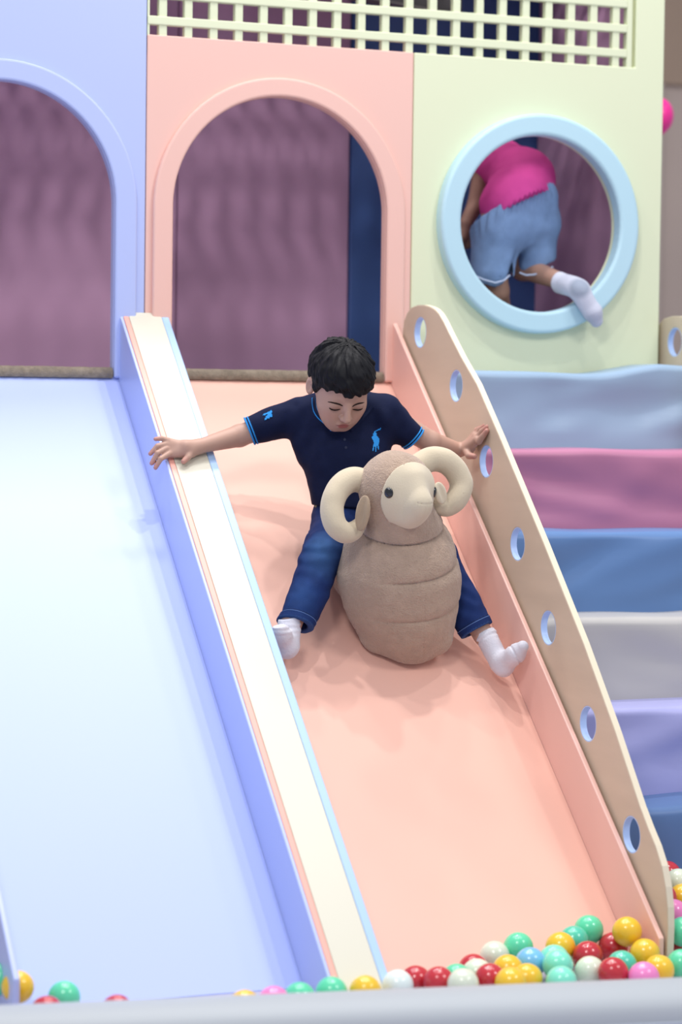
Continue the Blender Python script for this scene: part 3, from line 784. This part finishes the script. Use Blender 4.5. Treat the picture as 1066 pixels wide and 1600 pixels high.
for s in (-1, 1):
    adopt(tube('eyebrow', [on_head(s*x, z, .0005) for x, z in ((.013, -.0155), (.021, -.013), (.031, -.0115), (.041, -.0125), (.049, -.016))], [.0012, .0022, .0022, .0018, .0008], DK, None, n=6), boy)
    adopt(tube('eyelashes', [on_head(s*x, z, .0008) for x, z in ((.017, -.0275), (.023, -.0295), (.031, -.0305), (.039, -.0300), (.045, -.0285))], [.0010, .0020, .0026, .0024, .0012], DK, None, n=6), boy)

# polo shirt
CUL = ((0.8302, -0.4367, -0.1371), unit(np.array((0.8302, -0.4367, -0.1371))-np.array((0.9445, -0.4725, -0.0882)))); CUR = ((1.2438, -0.5849, -0.1501), unit(np.array((1.2438, -0.5849, -0.1501))-np.array((1.1682, -0.5795, -0.0865))))
HEM = (1.0242, -0.5583, -0.3289)
def shirt_solid(p):
    sq = (VT, 1.25)
    f = cone(p, (1.0461, -0.5449, -0.1134), (1.0617, -0.5498, -0.1976), .100, .107, sq)
    f = smin(f, cone(p, (1.0632, -0.5511, -0.211), (1.0669, -0.5689, -0.3218), .110, .099, sq), .03)
    f = smin(f, cone(p, (0.9771, -0.503, -0.1247), (0.9783, -0.5117, -0.182), .052, .046), .02); f = smin(f, cone(p, (1.1378, -0.5747, -0.1155), (1.1312, -0.5748, -0.1662), .050, .044), .02)
    f = smin(f, cone(p, (0.9992, -0.5197, -0.077), (1.1091, -0.5722, -0.072), .040, .040), .035)
    f = smin(f, cone(p, (0.9602, -0.4841, -0.0913), np.array(CUL[0])+CUL[1]*.02, .051, .0350), .03)
    f = smin(f, cone(p, (1.16, -0.5818, -0.0882), np.array(CUR[0])+CUR[1]*.02, .050, .0350), .03)
    f = f+noise(p*A((1, 1, .7)), 16, 21)*.009+noise(p, 38, 22)*.004
    f = f+.0022*np.sin(((p-A(SHL))@A(unit(VR*.6-VU*.8)))*120+noise(p, 8, 25)*6)*np.clip(1-np.linalg.norm(p-A((0.9361, -0.5481, -0.1612)), axis=1)/.1, 0, 1)
    f = f+.0025*np.sin(((p-A(SHR))@A(unit(VR*.9+VU*.3)))*110+noise(p, 8, 26)*6)*np.clip(1-np.linalg.norm(p-A((1.1286, -0.6521, -0.1244)), axis=1)/.09, 0, 1)
    return f
def shirt_fn(p):
    f = shirt_solid(p)
    for c, n in (CUL, CUR):
        near = np.linalg.norm(p-A(c), axis=1)-.075
        f = np.where(near < 0, smax(f, half(p, c, n), .003), f)
        f = np.where(near < 0, smax(f, -cone(p, np.array(c)-n*.012, np.array(c)+n*.1, .031, .031), .003), f)
    f = smax(f, half(p, HEM, (0, 0, -1))+noise(p, 14, 23)*.010, .004)
    # open neck
    f = smax(f, -cone(p, np.array(NB)+VU*-.01, H(0, -.02, -.05), .044, .046), .006)
    col = smax(np.abs(cone(p, np.array(NB)-VU*.004+VT*.004, np.array(NB)+VU*.022+VT*.020, .052, .050))-.0035, half(p, np.array(NB)+VU*.018+VT*.02, VU*.8+VT*.6), .004)
    return smin(f, col, .004)
sh = adopt(sculpt('polo_shirt', shirt_fn, (.72, -.78, -.37), (1.42, -.25, .05), .0032, SHIRT), boy)
def ring_on(fn, c, n, off, rad, parent, name='sleeve_stripe', far=.09, k=56):
    c = np.array(c)+n*off; u = unit(np.cross(n, VU)); v = np.cross(n, u); P = []
    for i in range(k):
        q = 2*math.pi*i/k; d = u*math.cos(q)+v*math.sin(q); P.append(march(fn, c+d*far, -d)[0])
    o = tube(name, P, rad, BLUE, None, True, 6); o.parent = parent; return o
for c, n in (CUL, CUR):
    ring_on(shirt_solid, c, n, -.0022, .0026, sh, far=.055); ring_on(shirt_solid, c, n, -.0100, .0020, sh, far=.055)
# collar stripes and placket
CAMP = np.array((-1.226, -6.5, -.041))
NAVYRIB = mat('navy_rib', '#0f1838', .85, .2)
def lay(name, pts, rad, m):
    P = []
    for q in spline(pts, 4):
        q = np.array(q); s_ = march(shirt_solid, q, q-CAMP)[0]; P.append(s_)
    o = tube(name, P, rad, m, sh, False, 6); return o
lay('collar', [(0.9071, -0.7241, -0.0466), (0.8973, -0.7533, -0.0628), (0.8941, -0.7744, -0.0788), (0.9031, -0.7785, -0.0932), (0.9166, -0.7844, -0.1059), (0.9331, -0.7917, -0.1251)], .0050, NAVYRIB)
lay('collar', [(1.027, -0.8246, -0.0673), (1.0178, -0.8218, -0.0803), (1.0072, -0.8184, -0.0934), (0.9936, -0.814, -0.1097), (0.9754, -0.808, -0.1277)], .0050, NAVYRIB)
lay('collar_stripe', [(0.9033, -0.7226, -0.0467), (0.8935, -0.752, -0.0645), (0.8903, -0.7731, -0.0821), (0.9, -0.7776, -0.0973), (0.9136, -0.7834, -0.11), (0.9301, -0.7907, -0.1283)], .0022, BLUE)
lay('collar_stripe', [(0.9024, -0.7437, -0.0466), (0.893, -0.773, -0.0611), (0.8902, -0.7942, -0.077), (0.8991, -0.7983, -0.0906), (0.9126, -0.8041, -0.1025), (0.9291, -0.8114, -0.1215)], .0016, BLUE)
lay('collar_stripe', [(1.0209, -0.8227, -0.0754), (1.0148, -0.8208, -0.0836), (1.0072, -0.8184, -0.0934), (0.9966, -0.815, -0.1064)], .0022, BLUE)
for px in ((0.9258, -0.8975, -0.1534), (0.9287, -0.8997, -0.174)):
    s_ = march(shirt_fn, px, -VT)[0]
    o = tube('button', [s_-VT*.001, s_+VT*.0012], .0035, mat('navy_button', '#1c2442', .3), None, n=12); o.parent = sh
# embroidery: a flat outline filled with small facets and laid on the cloth
def inside(px, py, poly):
    c = False; n = len(poly); j = n-1
    for i in range(n):
        xi, yi = poly[i]; xj, yj = poly[j]
        if (yi > py) != (yj > py) and px < (xj-xi)*(py-yi)/(yj-yi)+xi: c = not c
        j = i
    return c
def patch(name, polys, org, ux, uy, sc, d, h=.0012, lift=.0016):
    cells = set()
    for poly in polys:
        xs = [p[0]*sc for p in poly]; ys = [p[1]*sc for p in poly]
        for i in range(int(min(xs)/h)-1, int(max(xs)/h)+2):
            for j in range(int(min(ys)/h)-1, int(max(ys)/h)+2):
                if inside((i+.5)*h/sc, (j+.5)*h/sc, poly): cells.add((i, j))
    vid = {}; V = []; Fc = []
    for i, j in cells:
        f = []
        for a, b in ((0, 0), (1, 0), (1, 1), (0, 1)):
            k = (i+a, j+b)
            if k not in vid: vid[k] = len(V); V.append(np.array(org)+np.array(ux)*k[0]*h+np.array(uy)*k[1]*h)
            f.append(vid[k])
        Fc.append(f)
    V = np.array(V); S_ = march(shirt_fn, V-np.array(d)*.12, d)+0*V
    top = S_-np.array(d)*lift; n = len(V); bot = S_+np.array(d)*.001
    edge = {}
    for f in Fc:
        for a, b in zip(f, f[1:]+f[:1]):
            if (b, a) in edge: del edge[(b, a)]
            else: edge[(a, b)] = 1
    FF = [tuple(f) for f in Fc]+[(b, a, a+n, b+n) for a, b in edge]
    o = link(name, mesh_from(name, np.vstack([top, bot]), FF), BLUE, None); o.parent = sh; return o
RIDER = [[(-1.5,11.5),(1.2,11.2),(2.2,9.5),(1.5,8),(3.6,5.5),(5.5,3.2),(5.2,-1),(4.4,-5),(4.8,-10.5),(3.5,-10.5),(2.8,-6),(1.6,-6.5),(1.2,-13.5),(-.3,-13.5),(-.2,-7),(-1.6,-7.5),(-2.4,-12.5),(-3.8,-12.5),(-3,-6.5),(-1.8,-2.5),(-2.5,1),(-4.2,3.2),(-4.6,5.5),(-2.6,7),(-2.8,9.3)],
 [(-1.6,12.2),(6.2,16.6),(6.4,15.4),(-.8,11.4)], [(5.6,14.6),(7.0,17.6),(7.8,17.0),(6.4,14.2)]]
patch('chest_emblem', RIDER, (1.0897, -0.6924, -0.1571), VR, unit(VU*1.0-VR*.02), .00200, -VT)
THREE = [[(-7,3),(-5,5),(-1,4.5),(1,5.5),(3,5),(6.5,6.5),(7.5,3.5),(5.5,1.5),(6.5,-.5),(5.5,-3.5),(2.5,-2.8),(.5,-4.5),(-2,-3.2),(-4,-5),(-6.5,-4.6),(-6,-2.2),(-3,-1.2),(-3.8,.6),(-1,1),(.5,2.2),(-2.5,2.8),(-4.5,1.8)]]
patch('sleeve_number', THREE, (0.8271, -0.5887, -0.0947), unit(VR+VU*.34), unit(VU-VR*.30), .0018, -VT)

# jeans
def leg_end(p, k, a, off):
    n = unit(np.array(a)-np.array(k)); return np.array(a)+n*off, n
HLc, HLn = np.array((0.8264, -0.8242, -0.6143)), unit(np.array((0.8264, -0.8242, -0.6143))-np.array((0.928, -0.7526, -0.4466))+VR*.02); HRc, HRn = np.array((1.3128, -0.856, -0.6366)), unit(np.array((1.3128, -0.856, -0.6366))-np.array((1.2323, -0.7786, -0.4582)))
def jeans_fn(p):
    sq = (VT, 1.15)
    f = cone(p, (1.0705, -0.5601, -0.3324), (1.096, -0.5617, -0.3832), .088, .092, sq)
    f = smin(f, cone(p, HIPL, (0.9328, -0.7488, -0.4404), .070, .054), .03)
    f = smin(f, cone(p, (0.9287, -0.7506, -0.4435), HLc+HLn*.02, .054, .0435), .012)
    f = smin(f, cone(p, HIPR, (1.2281, -0.7714, -0.4553), .070, .054), .03)
    f = smin(f, cone(p, (1.2312, -0.7726, -0.4553), HRc+HRn*.02, .054, .0430), .012)
    f = f+noise(p, 15, 31)*.009+noise(p*A((1, 1, 1.6)), 36, 32)*.0045
    # bunched cloth behind the knees
    f = f+.0028*np.sin(p[:, 2]*170+noise(p, 9, 33)*7)*np.clip(1-np.linalg.norm(p-A((0.8903, -0.7698, -0.4353)), axis=1)/.09, 0, 1)
    f = f+.0028*np.sin(p[:, 2]*150+p[:, 0]*90+noise(p, 9, 34)*7)*np.clip(1-np.linalg.norm(p-A((1.2643, -0.8649, -0.5445)), axis=1)/.08, 0, 1)
    for c, n in ((HLc, HLn), (HRc, HRn)):
        near = np.linalg.norm(p-A(c), axis=1) < .10; d = half(p, c, n)
        f = np.where(near, f-.0018*(1/(1+np.exp(-(d+.020)/.0008))), f)
        f = np.where(near, smax(f, d, .002), f); f = np.where(near, smax(f, -cone(p, c-n*.045, c+n*.1, .030, .0375), .003), f)
    f = smax(f, half(p, (1.0342, -0.6252, -0.3057), (0, 0, 1)), .003)
    return smax(f, -(p@SN_)+.003, .01)
def jeans_col(V):
    b = np.array(lin('#182d60')); C = np.tile(b, (len(V), 1))
    def blend(wt, c):
        nonlocal C; wt = np.clip(wt, 0, 1)[:, None]; C = C*(1-wt)+np.array(lin(c))*wt
    d = np.linalg.norm((V-A((0.9026, -0.8055, -0.4137)))*A((1, 1, .6)), axis=1); blend((1-d/.065)*.85, '#41689c')
    d = np.linalg.norm((V-A((0.8352, -0.839, -0.5232)))*A((1, 1, .6)), axis=1); blend((1-d/.06)*.35, '#3a63a0')
    for c, n in ((HLc, HLn), (HRc, HRn)):
        h = half(V, c, n); nr = np.linalg.norm(V-A(c), axis=1) < .075
        blend(nr*((h > -.0215) & (h < -.0185))*.9, '#0f1f45'); blend(nr*(h > -.0035)*.5, '#3d5d94')
    C *= (1+noise(V, 60, 35)*.25)[:, None]
    return C
jn = adopt(sculpt('jeans', jeans_fn, (.72, -1.02, -.75), (1.42, -.24, -.26), .0034, DENIM, None, jeans_col), boy)
def hem_ring(c, n, off, nm, rad, m):
    u = unit(np.cross(n, VU)); v = np.cross(n, u); P = []
    for i in range(44):
        q = 2*math.pi*i/44; d_ = u*math.cos(q)+v*math.sin(q); P.append(march(jeans_fn, c+n*off+d_*.064, -d_)[0])
    o = tube(nm, P, rad, m, None, True, 6); o.parent = jn
hem_ring(HLc, HLn, -.017, 'stitching', .0009, STITCH); hem_ring(HRc, HRn, -.017, 'stitching', .0009, STITCH)
s_ = march(jeans_fn, np.array((0.8906, -0.786, -0.3306)), -VT)[0]
o = tube('rivet', [s_-VT*.001, s_+VT*.002], .0035, mat('brass', '#b9a27a', .35, metal=.8), None, n=12); o.parent = jn

# socks
def sock(fn, lo, hi): return adopt(sculpt('sock', fn, lo, hi, .0026, SOCK), boy)
def sockL(p):
    a = np.array((0.8096, -0.8281, -0.6071)); f = cone(p, (0.8129, -0.8232, -0.5916), (0.8028, -0.8441, -0.6568), .0290, .0285)
    f = smin(f, sph(p, (0.7949, -0.8526, -0.6718), .0255), .015)
    f = smin(f, cone(p, (0.7948, -0.8574, -0.6617), (0.7667, -0.8879, -0.6293), .0255, .0225), .014)
    f = smin(f, cone(p, (0.7667, -0.8879, -0.6293), (0.7579, -0.9053, -0.6179), .0205, .0165), .015)
    f = f+noise(p, 45, 41)*.0025+.0012*np.sin(half(p, a, (0, 0, 1))*420)*np.clip(1-np.abs(half(p, a, (0, 0, 1))+.012)/.02, 0, 1)
    return smax(smax(f, half(p, a+VU*.012, (-.25, .0, 1)), .003), -(p@SN_)+.001, .004)
c = np.array((0.7887, -0.8596, -0.6453)); sock(sockL, c-.11, c+.11)
def sockR(p):
    a = np.array((1.3288, -0.8646, -0.6427)); n = unit(np.array((1.3596, -0.9104, -0.7194))-a)
    f = cone(p, a, (1.3541, -0.9024, -0.7103), .0285, .0265)
    f = smin(f, sph(p, (1.3605, -0.9164, -0.7253), .0255), .015)
    f = smin(f, cone(p, (1.3621, -0.9165, -0.7155), (1.3727, -0.962, -0.6881), .0275, .0250), .014)
    f = smin(f, cone(p, (1.3727, -0.9619, -0.6865), (1.3809, -0.9855, -0.6664), .0225, .0150), .010)
    d = half(p, a, n)
    f = f+noise(p, 45, 42)*.0025+.0013*np.sin(d*450)*np.clip(1-np.abs(d-.012)/.02, 0, 1)
    f = f+.003*np.exp(-((half(p, (1.3576, -0.9825, -0.6791), unit(np.array((1.3788, -0.99, -0.6658))-np.array((1.3576, -0.9825, -0.6791)))))/.0025)**2)*(d > .02)
    f = smax(smax(f, -d, .003), -(p@SN_)+.001, .004)
    return smax(f, (p[:, 0]-1.4090), .003)
c = np.array((1.3559, -0.9286, -0.6846)); sock(sockR, c-.11, c+.11)

# ------------------------------------------------------------------ the girl climbing in through the round hole
girl = thing('person', 'girl in pink top and denim shorts crawling through the round hole, one sock outside', 'person', loc=(1.8389, 0.1, 0.2512))
GP = (1.8648, 0.14, 0.545)
GTH = (1.7866, 0.13, 0.4133); GKL = (1.8153, 0.16, 0.2813); GFL = (1.9118, 0.3, 0.1611)
GK = (1.922, 0.2, 0.3576); GA = (1.9662, 0.015, 0.307)
GC1 = (1.9172, 0.2, 0.621); GC2 = (1.8948, 0.34, 0.684); GSH = (1.8451, 0.33, 0.6671); GEL = (1.8212, 0.33, 0.5564); GW = (1.7683, 0.3, 0.486); GHD = (1.9205, 0.5, 0.7449)
ZM = np.array((0, 0, 1.))
def girl_body(p):
    f = smin(cone(p, GP, GC1, .060, .058), cone(p, GC1, GC2, .060, .060), .03)
    f = smin(f, cone(p, GC2, GHD, .035, .035), .02); f = smin(f, ell(p, GHD, (.075, .088, .085)), .02)
    f = smin(f, cone(p, (1.8047, 0.15, 0.5012), GTH, .045, .042), .03); f = smin(f, cone(p, GTH, GKL, .042, .037), .015); f = smin(f, cone(p, GKL, GFL, .037, .026), .012)
    f = smin(f, cone(p, GFL, (1.9587, 0.42, 0.1444), .024, .016), .01)
    f = smin(f, cone(p, (1.9473, 0.16, 0.5169), GK, .045, .040), .03); f = smin(f, cone(p, GK, GA, .036, .0245), .015)
    f = smin(f, cone(p, GA, (1.9797, -0.035, 0.2997), .022, .022), .012); f = smin(f, cone(p, (1.9833, -0.045, 0.2919), (2.0394, -0.055, 0.1947), .019, .015), .01)
    f = smin(f, cone(p, GSH, GEL, .034, .028), .02); f = smin(f, cone(p, GEL, GW, .027, .019), .008)
    f = smin(f, cone(p, GW, (1.7559, 0.28, 0.4454), .019, .013), .008)
    for k in range(4): f = smin(f, cone(p, (GW[0]-.012+.008*k, GW[1]-.01, GW[2]-.035), (GW[0]-.016+.011*k, GW[1]-.015, GW[2]-.070+.005*abs(k-1.5)), .0075, .006), .003)
    f = smin(f, cone(p, (GW[0]+.012, GW[1]-.01, GW[2]-.02), (GW[0]+.024, GW[1]-.03, GW[2]-.045), .0085, .0065), .004)
    # the other arm props her up inside
    f = smin(f, cone(p, (1.9614, 0.38, 0.6766), (2.0155, 0.42, 0.5465), .034, .026), .02); f = smin(f, cone(p, (2.0155, 0.42, 0.5465), (2.0487, 0.5, 0.4216), .025, .018), .01)
    f = smin(f, cone(p, (2.0487, 0.5, 0.4216), (2.0634, 0.53, 0.389), .018, .012), .01)
    return f
def gcol(V):
    return np.tile(np.array(lin('#ab8676')), (len(V), 1))
lo, hi = (1.45, -.12, .04), (2.25, .72, .92)
adopt(sculpt('body', girl_body, lo, hi, .0045, mat('light_skin', '#ab8676', .55, .3), None), girl)
def girl_hair(p):
    f = ell(p, GHD, (.085, .097, .095)); f = smax(f, -half(p, (GHD[0], GHD[1]+.03, GHD[2]-.01), (0, -1, -.35)), .01) if 0 else f
    f = smax(f, half(p, (GHD[0], GHD[1]+.035, GHD[2]), (0, 1, -.5)), .01)
    f = smin(f, cone(p, (GHD[0], GHD[1]-.07, GHD[2]+.03), (GHD[0]+.02, GHD[1]-.06, GHD[2]-.09), .03, .015), .015)
    return f+noise(p, 40, 51)*.006
c = np.array(GHD); adopt(sculpt('hair', girl_hair, c-.16, c+.16, .005, HAIRM), girl)
HD = unit(np.array(GC1)-np.array(GP)+np.array((-.012, .02, 0)))
def top_fn(p):
    f = smin(cone(p, GP, GC1, .108, .094), cone(p, GC1, GC2, .090, .082), .03)
    f = smin(f, sph(p, np.array(GSH)+np.array((.01, 0, .0)), .044), .02)
    f = f+noise(p, 14, 52)*.008+noise(p, 40, 53)*.003
    a = (p[:, 0]-GP[0])*9
    d = half(p, (1.8286, 0.04, 0.546), (-.50, .45, 1.0))
    f = smax(f, -(d+.0035*np.sin(a*46)), .004)
    return smax(f, -sph(p, GHD, .085), .01)
adopt(sculpt('pink_top', top_fn, (1.60, -.02, .38), (2.12, .56, .86), .0042, mat('pink_cotton', '#d94a9c', .8, .3, .2, 60, .05, 12), None), girl)
DEN2 = mat('light_denim', '#7894bd', .85, .2, .3, 300, .10, 26)
def shorts_fn(p):
    f = smin(cone(p, (1.8333, 0.145, 0.5441), (1.927, 0.155, 0.5601), .086, .078), cone(p, (1.8217, 0.14, 0.4725), (1.9388, 0.15, 0.4871), .086, .070), .03)
    f = smin(f, cone(p, (1.8026, 0.14, 0.4775), (1.7903, 0.14, 0.3431), .080, .068), .025)
    f = smin(f, cone(p, (1.9497, 0.155, 0.4878), (1.946, 0.165, 0.3703), .066, .056), .02)
    f = f+.016*np.exp(-((p[:, 0]-(1.8505, 0.05, 0.4056)[0]-(p[:, 2]-.42)*.25)/.010)**2)*np.clip((.42-p[:, 2])/.08, 0, 1)
    f = f+noise(p, 13, 54)*.010+noise(p*A((1, 1, .6)), 34, 55)*.005
    # gathers under the waistband
    a = np.arctan2(p[:, 0]-GP[0], p[:, 1]-GP[1]); wz = half(p, (1.8282, 0.04, 0.5649), (-.50, .45, 1.0))
    f = f+.0030*np.sin(a*34)*np.clip((wz+.05)/.04, 0, 1)
    f = smax(f, wz-.006, .004)
    # hems, cut separately on each leg
    cutL = half(p, (1.7856, 0.1, 0.2879), (-.30, .1, -1)); cutR = half(p, (1.9177, 0.1, 0.3415), (.45, .2, -1))
    x0 = (1.8533, 0.1, 0.3854)[0]
    f = smax(f, np.where(p[:, 0] < x0, cutL, cutR)+noise(p, 60, 56)*.004, .003)
    f = smax(f, -smin(cone(p, (1.7965, 0.135, 0.3374), GKL, .056, .056), cone(p, (1.9482, 0.165, 0.3685), (1.9352, 0.18, 0.299), .045, .045), .001), .004)
    return f
adopt(sculpt('denim_shorts', shorts_fn, (1.58, -.04, .16), (2.12, .36, .62), .0040, DEN2, None), girl)
def hem(px):
    return adopt(tube('frayed_hem', px, [.0028]*len(px), mat('frayed_cotton', '#b4c2dc', .9), None, n=6), girl)
for pts in ([(1.6991, 0.062, 0.3199), (1.7283, 0.062, 0.3095), (1.7659, 0.062, 0.3011), (1.795, 0.062, 0.3095), (1.8136, 0.062, 0.3253)], [(1.8627, 0.1, 0.336), (1.883, 0.098, 0.3289), (1.9117, 0.096, 0.3316), (1.9443, 0.098, 0.3422), (1.9776, 0.11, 0.3572)]):
    hem([np.array(q) for q in pts])
SK2 = mat('sock_white', '#cfd3e2', .9, .2, .3, 150, .03, 14)
def gsock(p):
    a = np.array((1.9587, 0.03, 0.3073)); n = unit(np.array((1.9758, -0.03, 0.2998))-a)
    f = cone(p, a, (1.9717, -0.03, 0.294), .0315, .031)
    f = smin(f, sph(p, (1.9869, -0.055, 0.2841), .030), .02)
    f = smin(f, cone(p, (1.9863, -0.065, 0.2724), (2.0229, -0.07, 0.2166), .030, .028), .015)
    f = smin(f, cone(p, (2.0229, -0.07, 0.2166), (2.036, -0.07, 0.1924), .028, .019), .01)
    f = f+noise(p, 30, 57)*.003
    return smax(f, -half(p, a, n), .004)
def gsock_col(V):
    C = np.tile(np.array(lin('#ccd0e0')), (len(V), 1)); d = np.linalg.norm(V-A((1.9642, -0.1, 0.2968)), axis=1)
    wt = np.clip((1-d/.05)*3, 0, 1)[:, None]; d2 = np.linalg.norm(V-A((2.0195, -0.09, 0.1934)), axis=1); w2 = np.clip((1-d2/.035)*2, 0, 1)[:, None]*.4
    C = C*(1-wt*.8)+np.array(lin('#8995a8'))*wt*.8; return C*(1-w2)+np.array(lin('#9aa0b4'))*w2
c = np.array((1.9927, -0.04, 0.2602)); adopt(sculpt('sock', gsock, c-.13, c+.13, .0035, mat('grey_heeled_sock', '#ccd0e0', .9, .2, .2, 150, vcol=True), None, gsock_col), girl)
def sock2(p):
    return smax(smin(cone(p, (1.8727, 0.245, 0.208), GFL, .034, .031), cone(p, GFL, (1.9587, 0.42, 0.1444), .030, .022), .01), -half(p, (1.8703, 0.24, 0.2117), (0, .9, -1)), .004)
c = np.array(GFL); adopt(sculpt('sock', sock2, c-.17, c+.17, .005, SK2, None), girl)
